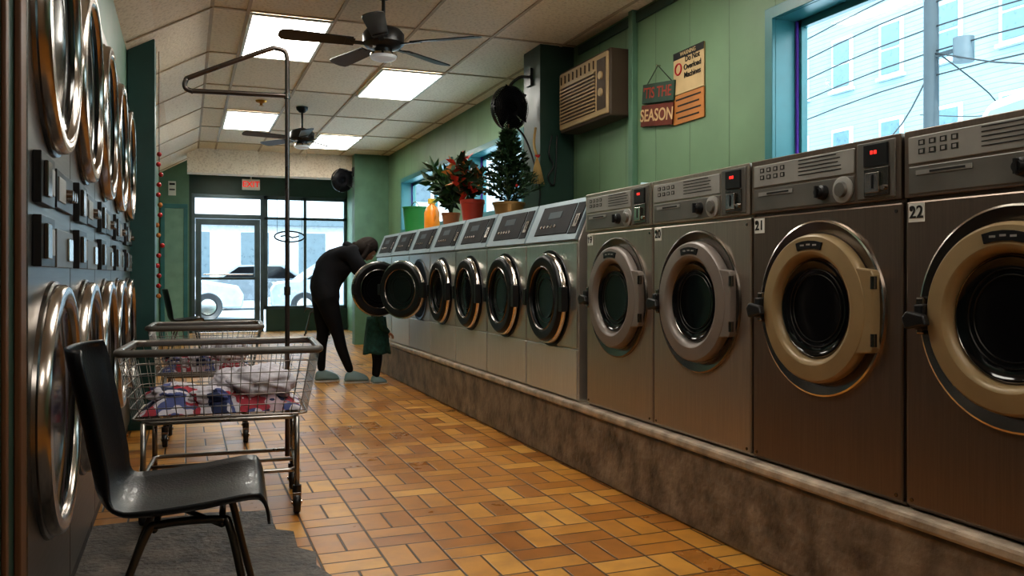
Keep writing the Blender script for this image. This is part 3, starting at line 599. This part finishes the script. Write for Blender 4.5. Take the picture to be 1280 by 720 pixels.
# ---------------------------------------------------------------- laundry carts
WIRE=mat('chrome_wire',(.34,.32,.30),.3,1); BUMP=mat('grey_bumper',(.12,.11,.10),.35)
def rrect(x0,x1,y0,y1,z,r=.05,n=5):
    out=[]
    for cx,cy,a0 in ((x1-r,y1-r,0),(x0+r,y1-r,PI/2),(x0+r,y0+r,PI),(x1-r,y0+r,1.5*PI)):
        for k in range(n+1):
            a=a0+PI/2*k/n; out.append(Vector((cx+r*math.cos(a),cy+r*math.sin(a),z)))
    return out
def cart(x,y,W,D,rz,pole=True,clothes=True):
    e=empty('laundry_cart',(x,y,0),rz); w,d=W/2,D/2; zt,zb=.745,.455; ti=.055
    m=MB(); m.sweep(rrect(-w,w,-d,d,zt),.017,BUMP,10,True); m.sweep(rrect(-w+.012,w-.012,-d+.012,d-.012,zt+.008),.007,WIRE,8,True); m.obj('rim',e)
    m=MB()
    def pt(px,py,t):
        k=1-t*ti/w; kk=1-t*ti/d; return Vector((px*k,py*kk,zt+(zb-zt)*t))
    for j in range(1,7):
        t=j/6; m.sweep([pt(p.x,p.y,t) for p in rrect(-w,w,-d,d,0)],.0022 if j<6 else .005,WIRE,5,True)
    nx=18; ny=11
    for k in range(nx+1):
        X=-w+.04+(2*w-.08)*k/nx
        m.sweep([pt(X,-d,0),pt(X,-d,1),pt(X,d,1),pt(X,d,0)],.0018,WIRE,4)
    for k in range(ny+1):
        Y=-d+.04+(2*d-.08)*k/ny
        m.sweep([pt(-w,Y,0),pt(-w,Y,1),pt(w,Y,1),pt(w,Y,0)],.0018,WIRE,4)
    m.obj('wire_basket',e)
    m=MB(); lx,ly=w-.10,d-.06
    m.sweep(rrect(-lx,lx,-ly,ly,.44,.04),.011,WIRE,8,True); m.sweep(rrect(-lx,lx,-ly,ly,.20,.04),.010,WIRE,8,True)
    for sx in (-1,1):
        for sy in (-1,1): m.sweep([(sx*lx,sy*ly,.44),(sx*lx,sy*ly,.11)],.012,WIRE,10)
    m.sweep([(-lx,0,.20),(lx,0,.20)],.008,WIRE,8)
    m.obj('frame',e)
    m=MB()
    for sx in (-1,1):
        for sy in (-1,1):
            X,Y=sx*lx,sy*ly
            m.cyl((X,Y,.095),(X,Y,.13),.02,BLACK,14); m.box(X-.018,X+.018,Y-.02,Y+.025,.04,.10,DCHROME)
            m.lathe([(0,-.015),(.045,-.015),(.050,-.009),(.050,.009),(.045,.015),(0,.015)],(X,Y+.012,.0505),(1,0,0),BLACK,24); m.cyl((X-.024,Y+.012,.0505),(X+.024,Y+.012,.0505),.01,CHROME,10)
    m.obj('casters',e,.002)
    if pole:
        m=MB(); px,py=lx-.03,.10-.03
        m.sweep([(px,py,.2)]+[(px,py,z) for z in (.8,1.4,2.0)]+catmull([(px,py,2.10),(px-.008,py,2.155),(px-.05,py,2.17),(px-.10,py,2.158),(px-.42,py,2.015),(px-.458,py,1.99),(px-.462,py,1.955),(px-.43,py,1.94),(px-.40,py,1.942),(px-.02,py,1.945),(px,py,1.945)],5),.0115,mat('pole_metal',(.13,.11,.10),.3,.9),10)
        m.cyl((px,py,.98),(px,py,1.02),.015,DCHROME,12); m.cyl((px,py,1.93),(px,py,1.96),.015,DCHROME,12)
        m.obj('hanging_pole',e)
    if clothes:
        m=MB()
        def f(u,v):
            X=(u*2-1)*(w-.075);Y=(v*2-1)*(d-.075); ed=min(1,4*min(u,1-u,v,1-v)*1.3)
            n=noise.noise(Vector((X*6,Y*6,1)))*.05+noise.noise(Vector((X*16,Y*16,5)))*.022+noise.ridged_multi_fractal(Vector((X*7,Y*7,3)),.9,2,3,.9,2)*.02
            return Vector((X,Y,.468+ed*(.06+n)))
        m.grid(f,70,50,CLOTH); m.grid(lambda u,v:Vector(((u*2-1)*(w-.075),(v*2-1)*(d-.075),.466)),2,2,CLOTH)
        def blob(cx,cy,cz,rx,ry,rz_,ma,sd):
            def bf(u,v):
                a=PI*u;t=2*PI*v; p=Vector((math.sin(a)*math.cos(t),math.sin(a)*math.sin(t),math.cos(a)))
                r=1+.22*noise.noise(p*2.2+Vector((sd,0,0)))+.10*noise.ridged_multi_fractal(p*2.5+Vector((sd,3,0)),.9,2,3,.9,2)-.1
                return Vector((cx+p.x*rx*r,cy+p.y*ry*r,cz+p.z*rz_*r))
            m.grid(bf,36,54,ma)
        k=w/.42
        blob(.17*k,-.04,.575,.15*k,.14,.085,WCLOTH,1); blob(.05*k,.07,.565,.11*k,.11,.07,WCLOTH,5); blob(-.20*k,-.02,.54,.13*k,.13,.045,CLOTH,9); blob(-.05*k,-.12,.53,.11*k,.07,.045,CLOTH,14)
        m.obj('clothes',e)
    return e
cart(.165,4.14,.84,.58,math.radians(-4)); cart(.13,5.85,.68,.52,math.radians(-3),False,True)
# ---------------------------------------------------------------- people
BLK=mat('black_hoodie_cloth',(.014,.014,.017),.85,bump=.5,bscale=18,spec=.2); LEG=mat('black_leggings',(.007,.007,.009),.75,spec=.2); SKIN=mat('skin',(.50,.28,.19),.5); HAIR=mat('dark_hair',(.018,.011,.008),.65,stretch=(1,1,8),nscale=20,spec=.25)
SHOE=mat('grey_sneaker',(.18,.26,.27),.6); SOLE=mat('white_sole',(.7,.7,.68),.5); LIPS=mat('lips',(.4,.12,.1),.5)
def skinned(V,E,R):
    me=bpy.data.meshes.new('body_skel'); me.from_pydata(V,E,[]); ob=bpy.data.objects.new('body_tmp',me); link(ob)
    sk=ob.modifiers.new('skin','SKIN'); sk.use_smooth_shade=True
    for i,r in enumerate(R): me.skin_vertices[0].data[i].radius=r; me.skin_vertices[0].data[i].use_root=(i==0)
    ss=ob.modifiers.new('sub','SUBSURF'); ss.levels=2; ss.render_levels=2
    bpy.context.view_layer.update(); dg=bpy.context.evaluated_depsgraph_get()
    bm=bpy.data.meshes.new_from_object(ob.evaluated_get(dg)); bpy.data.objects.remove(ob); bm.materials.clear(); return bm
pe=empty('person')
V=[];E=[];R=[]
def jv(p,r,par=None):
    V.append(Vector(p));R.append(r);i=len(V)-1
    if par is not None: E.append((par,i))
    return i
Y0=8.45
pel=jv((1.27,Y0,.94),(.155,.165)); wa=jv((1.30,Y0,1.06),(.155,.165),pel); ch=jv((1.385,Y0,1.18),(.172,.185),wa); uc=jv((1.48,Y0,1.275),(.15,.18),ch); nb=jv((1.575,Y0,1.325),(.065,.07),uc); nk=jv((1.63,Y0,1.33),(.05,.05),nb)
hands=[]
for s,el,wr in ((-1,(1.665,8.26,1.07),(1.84,8.33,.96)),(1,(1.68,8.66,1.11),(1.88,8.57,1.0))):
    sh=jv((1.525,Y0+s*.165,1.28),(.088,.088),uc); um=jv(Vector((1.525,Y0+s*.165,1.28)).lerp(Vector(el),.5)+Vector((0,s*.01,-.01)),(.078,.078),sh); eb=jv(el,(.062,.062),um)
    fm=jv(Vector(el).lerp(Vector(wr),.5),(.055,.055),eb); w_=jv(wr,(.036,.036),fm); hands.append((Vector(el),Vector(wr),s))
for s,kn,an in ((-1,(1.40,8.35,.50),(1.53,8.35,.10)),(1,(1.285,8.54,.50),(1.27,8.55,.10))):
    hp=jv((1.28,Y0+s*.085,.86),(.118,.112),pel); tm=jv(Vector((1.28,Y0+s*.09,.86)).lerp(Vector(kn),.5),(.098,.095),hp); k_=jv(kn,(.066,.066),tm)
    cf=jv(Vector(kn).lerp(Vector(an),.35)+Vector((-.015,0,0)),(.060,.060),k_); a_=jv(an,(.038,.038),cf)
bm=skinned(V,E,R); bm.materials.append(BLK); bm.materials.append(LEG)
for p in bm.polygons:
    p.material_index=0 if p.center.z>.84 else 1; p.use_smooth=True
for v in bm.vertices:
    if v.co.z>.84: 
        n=noise.noise(v.co*9)*.018+noise.ridged_multi_fractal(v.co*5,.9,2,3,.9,2)*.008; v.co+=v.normal*n
bo=bpy.data.objects.new('body',bm); link(bo,pe)
m=MB(); m.sweep(catmull([(1.56,Y0-.09,1.33),(1.515,Y0-.06,1.365),(1.50,Y0,1.375),(1.515,Y0+.06,1.365),(1.56,Y0+.09,1.33)],6),[.02]+[.038]*23+[.02],BLK,10); m.obj('hood',pe)
def headf(u,v):
    a=PI*u; t=2*PI*v; x=math.sin(a)*math.cos(t); y=math.sin(a)*math.sin(t); z=math.cos(a)
    p=Vector((x*.098,y*.076,z*.118))
    if z<-.1: p.x*=1-.18*(-z-.1); p.y*=1-.3*(-z-.1); p.x+=.02*(-z-.1)
    if x>.7:
        p.x+=.022*math.exp(-((y/.17)**2)-((z+.12)/.2)**2)+.008*math.exp(-((y/.3)**2)-((z+.5)/.12)**2)-.008*math.exp(-(((abs(y)-.38)/.16)**2)-((z-.08)/.12)**2)
    return p
def hairf(u,v):
    a=PI*u*.66; t=2*PI*v; x=math.sin(a)*math.cos(t); y=math.sin(a)*math.sin(t); z=math.cos(a)
    k=1+.03*math.sin(t*17)
    p=Vector((x*.110-.012,y*.092*k,z*.132))
    if x>.45 and z<.35: p.x=min(p.x,.045)
    return p
def head(HM,par,long=1):
    m=MB(); m.grid(headf,36,48,SKIN,HM)
    for s in (-1,1): m.ball((0.0,s*.078,-.01),.026,SKIN,12,HM,(.6,.3,1.1)); m.ball((.083,s*.03,.01),.011,WHITE,10,HM); m.ball((.091,s*.03,.01),.005,INK,8,HM)
    m.ball((.095,0,-.062),.02,LIPS,10,HM,(.4,1,.28)); m.obj('head',par)
    m=MB(); m.grid(hairf,20,64,HAIR,HM); m.ball((-.04,0,-.03),.098,HAIR,20,HM,(.88,.92,1.15))
    for s in (-1,1): m.sweep(catmull([(-.03,s*.075,.03),(.02,s*.088,-.04),(.05*long,s*.08,-.12),(.09*long,s*.06,-.17)],5),[.028]*12+[.020,.015,.010,.006],HAIR,8,M=HM)
    m.ball((-.10,0,-.075),.036,HAIR,14,HM,(1,1.1,1)); m.obj('hair',par)
head(Matrix.Translation((1.705,Y0,1.335))@Matrix.Rotation(math.radians(55),4,'Y'),pe)
def hand(el,wr,s,name,par,k0=1,cuff=BLK):
    d=(wr-el).normalized(); side=d.cross(Vector((0,0,1))).normalized(); nrm=side.cross(d).normalized(); q=k0
    m=MB(); m.sweep([wr-d*.02*q,wr,wr+d*.03*q,wr+d*.065*q,wr+d*.09*q],[.027*q,.026*q,.036*q,.042*q,.036*q],SKIN,14,flat=.5)
    for k,(o,L) in enumerate(((-.030,.068),(-.010,.078),(.010,.074),(.029,.058))):
        L*=q; b=wr+d*.08*q+side*o*q; m.sweep([b,b+d*L*.42-nrm*.004*q,b+d*L*.72-nrm*.018*q,b+d*L*.88-nrm*.036*q],[.0095*q,.009*q,.008*q,.006*q],SKIN,8)
    tb=wr+d*.03*q+side*s*.03*q; m.sweep([tb,tb+d*.025*q+side*s*.025*q-nrm*.012*q,tb+d*.05*q+side*s*.028*q-nrm*.026*q],[.012*q,.0105*q,.008*q],SKIN,8)
    m.sweep([wr-d*.05*q,wr-d*.0],[.044*q,.038*q],cuff,14)
    m.obj(name,par)
hand(*hands[0],'hand_right',pe); hand(*hands[1],'hand_left',pe)
def shoe(x,y,name,par,q=1):
    m=MB()
    def f(u,v):
        t=2*PI*v; L=-.07+.25*u; w=.036+.012*math.sin(u*PI*.9)+.004*u; hh=.10*(1-u)**.8+.040 if u>.3 else .105
        e=math.sqrt(max(0,1-(2*u-1)**6)); return Vector((x+L*q,y+w*q*math.cos(t)*e,.022*q+max(0,math.sin(t))*hh*q*e*.95))
    m.grid(f,20,24,SHOE); m.obj(name,par)
    s=MB(); out=[]
    for k in range(24):
        t=2*PI*k/24; out.append((x+(.055+.128*math.cos(t))*q,y+(.044+.005*math.cos(t))*math.sin(t)*q,0.001))
    s.prism(out,(0,0,.03*q),SOLE); s.obj(name+'_sole',par,.003)
shoe(1.53,8.35,'shoe_right',pe); shoe(1.27,8.55,'shoe_left',pe)
# small child in a green coat, standing beside the machine facing it
ce=empty('child'); TC=mat('green_child_coat',(.012,.060,.048),.85,var=.5,nscale=30,bump=.4,bscale=40)
cx_,cy_=1.76,8.235; V=[];E=[];R=[]
a=jv((cx_,cy_,.42),(.085,.10)); b=jv((cx_,cy_,.55),(.082,.095),a); c2=jv((cx_+.005,cy_,.67),(.070,.095),b); n1=jv((cx_+.008,cy_,.735),(.035,.035),c2)
ch_=[]
for s in (-1,1):
    sh=jv((cx_+.005,cy_+s*.085,.675),(.042,.042),c2); el=jv((cx_+.03,cy_+s*.115,.57),(.036,.036),sh); wr=jv((cx_+.10,cy_+s*.095,.51),(.024,.024),el); ch_.append((Vector(V[el]),Vector(V[wr]),s))
    hp=jv((cx_,cy_+s*.045,.36),(.055,.055),a); kn=jv((cx_+.008,cy_+s*.048,.22),(.040,.040),hp); an=jv((cx_-.01,cy_+s*.048,.065),(.028,.028),kn)
bm=skinned(V,E,R); bm.materials.append(TC); bm.materials.append(LEG)
for p in bm.polygons: p.material_index=0 if p.center.z>.36 else 1; p.use_smooth=True
link(bpy.data.objects.new('body',bm),ce)
m=MB()
def coatf(u,v):
    t=2*PI*v; z=.66-.36*u; r=.095+.045*u+.008*math.sin(t*7+u*3)*u; return Vector((cx_+r*.95*math.cos(t),cy_+r*math.sin(t)*.95,z+.008*math.sin(t*5)*u))
m.grid(coatf,14,64,TC); m.obj('coat_skirt',ce,solid=.006)
m=MB(); m.sweep([(cx_+.05*math.cos(k*PI/8)+.005,cy_+.055*math.sin(k*PI/8),.728) for k in range(16)],.018,TC,8,True); m.obj('collar',ce)
head(Matrix.Translation((cx_+.02,cy_,.845))@Matrix.Scale(.84,4),ce,.3)
for (e1,w1,s) in ch_: hand(e1,w1,s,'hand_right' if s<0 else 'hand_left',ce,.55,TC)
shoe(cx_-.01,cy_-.048,'shoe_right',ce,.6); shoe(cx_-.01,cy_+.048,'shoe_left',ce,.6)
# ---------------------------------------------------------------- outside
SNOW=mat('pale_pavement',(.75,.78,.80),.8,bump=.2); ROAD=mat('salted_asphalt',(.42,.45,.48),.8)
bx('street_ground',-25,18,YB+.16,60,-.15,-.05,ROAD); bx('sidewalk',-25,18,YB+.16,YB+2.6,-.05,-.01,SNOW); bx('side_street_ground',3.2,40,-25,YB+.15,-.15,-.05,SNOW)
SID=grooved('pale_clapboard',(.205,.300,.325),2,.14,.02,.7,.05); WF=mat('white_window_frame',(.42,.50,.53),.5); WG=mat('building_window_glass',(.09,.16,.19),.3)
e=empty('clapboard_building'); bx('siding',20,26,-6,32,-.04,13,SID,e)
m=MB()
for j in range(17):
    for k in range(4):
        yc=-5.0+j*2.05; zb=1.2+k*2.95+.1; m.box(19.93,20,yc-.45,yc+.45,zb-.1,zb+1.6,WF); m.box(19.9,19.94,yc-.34,yc+.34,zb,zb+.70,WG).box(19.9,19.94,yc-.34,yc+.34,zb+.78,zb+1.48,WG); m.box(19.85,20,yc-.52,yc+.52,zb-.18,zb-.08,WF)
m.box(19.6,20,-6,32,12.6,13,WF); m.obj('windows',e)
WG2=mat('far_window_glass',(.07,.10,.12),.3)
e=empty('brick_building'); bx('facade',-16,17,36,42,-.04,11,mat('pale_brick',(.42,.44,.46),.8,bump=.2),e); m=MB()
for j in range(13):
    for k in range(3): m.box(-14+j*2.3,-12.9+j*2.3,35.93,36,1+k*3.3,2.8+k*3.3,WG2)
m.box(-16,17,35.7,36,3.1,3.4,WG2)
m.obj('windows',e)
e=empty('utility_pole'); UP=mat('weathered_pole',(.035,.045,.05),.8); m=MB(); m.cyl((12,10.9,-.05),(12,10.9,11),.13,UP,16,.11); m.box(11.95,12.05,9.8,12,8.2,8.35,UP); m.cyl((12.0,10.25,4.6),(12.0,10.25,5.0),.16,mat('transformer_grey',(.06,.08,.09),.5),20); m.box(11.97,12.03,10.2,10.9,4.8,4.86,UP); m.obj('pole',e)
m=MB()
for k in range(6):
    z=4.2+k*.42; m.sweep(catmull([(12,-8,z+.6+k*.2),(12,1,z-.1),(12,10.9,z+.3),(12.5,20,z-.2),(13,30,z+.8)],8),.014,INK,5)
m.sweep(catmull([(12,10.9,6.5),(14,8,5.4),(19.4,3,6)],6),.014,INK,5); m.sweep(catmull([(12,10.9,5.0),(15,12,4.3),(19.4,18,5.6)],6),.014,INK,5)
m.sweep(catmull([(12,10.9,4.6),(14,14,3.9),(19.4,22,5.0)],6),.016,INK,5); m.sweep(catmull([(12,10.9,4.9),(11,7,3.9),(9,0,4.6)],6),.014,INK,5); m.obj('wires',e)
def vehicle(name,x,y,rz,col,prof,glass,wid,wheels):
    e=empty(name,(x,y,-.045),rz); P=mat(name+'_paint',col,.25,.2,coat=.8); hw=wid/2
    m=MB(); m.prism([(a,-hw,b) for a,b in prof],(0,wid,0),P); m.obj('body',e,.07,seg=4)
    m=MB()
    for g_ in glass: m.prism([(a,-hw-.006,b) for a,b in g_],(0,wid+.012,0),BGLASS)
    m.obj('side_windows',e)
    m=MB()
    for X in wheels:
        for s in (-1,1): m.lathe([(0,-.1),(.2,-.1),(.22,-.08),(.32,-.11),(.34,-.08),(.34,.1),(0,.1)],(X,s*(hw-.08),.34),(0,-s,0),BLACK,28); m.lathe([(0,.0),(.19,.02),(.2,0)],(X,s*(hw+.02),.34),(0,s,0),CHROME,20)
    m.obj('wheels',e)
carp=[(-2.2,.3),(-2.25,.75),(-2.1,.95),(-1.5,1.0),(-.9,1.42),(.5,1.45),(1.2,1.0),(2.1,.85),(2.25,.6),(2.2,.3)]
cg=[[(-1.35,1.0),(-.85,1.36),(-.25,1.38),(-.25,1.0)],[(-.18,1.0),(-.18,1.38),(.42,1.38),(1.0,1.0)]]
vehicle('car',-.9,22.5,0,(.30,.34,.38),carp,cg,1.8,(-1.4,1.4)); vehicle('car',4.2,22.6,0,(.22,.25,.28),carp,cg,1.8,(-1.4,1.4)); vehicle('car',2.4,28.5,0,(.12,.14,.16),carp,cg,1.8,(-1.4,1.4))
vanp=[(-2.5,.35),(-2.55,1.98),(-2.35,2.22),(.8,2.28),(1.4,2.2),(1.95,1.45),(2.4,1.2),(2.5,.8),(2.5,.35)]
vehicle('van',5.6,2.4,PI/2,(.50,.58,.62),vanp,[[(.1,1.35),(.1,2.0),(1.1,2.0),(1.6,1.4)]],1.95,(-1.6,1.6))
# ---------------------------------------------------------------- light
W=bpy.data.worlds.new('sky'); SC.world=W; W.use_nodes=True; nt=W.node_tree; bg=nt.nodes['Background']
tc=nt.nodes.new('ShaderNodeTexCoord'); sp=nt.nodes.new('ShaderNodeSeparateXYZ'); nt.links.new(tc.outputs['Generated'],sp.inputs[0])
rp=nt.nodes.new('ShaderNodeValToRGB'); rp.color_ramp.elements[0].position=.45; rp.color_ramp.elements[0].color=(.84,.94,1,1); rp.color_ramp.elements[1].color=(.60,.80,1,1)
nt.links.new(sp.outputs[2],rp.inputs[0]); nt.links.new(rp.outputs[0],bg.inputs[0]); bg.inputs[1].default_value=5.0
sd=bpy.data.lights.new('sun','SUN'); sd.energy=4.5; sd.angle=.02; sd.color=(1,.96,.9); so=bpy.data.objects.new('sun',sd); link(so); so.location=(-5,-5,20)
so.rotation_euler=Vector((.2,.9,-.8)).to_track_quat('-Z','Y').to_euler()
try:
    SC.view_settings.view_transform='Standard'; SC.view_settings.look='Medium High Contrast'; SC.view_settings.exposure=.25
except Exception as ex: print('LOOK',ex)
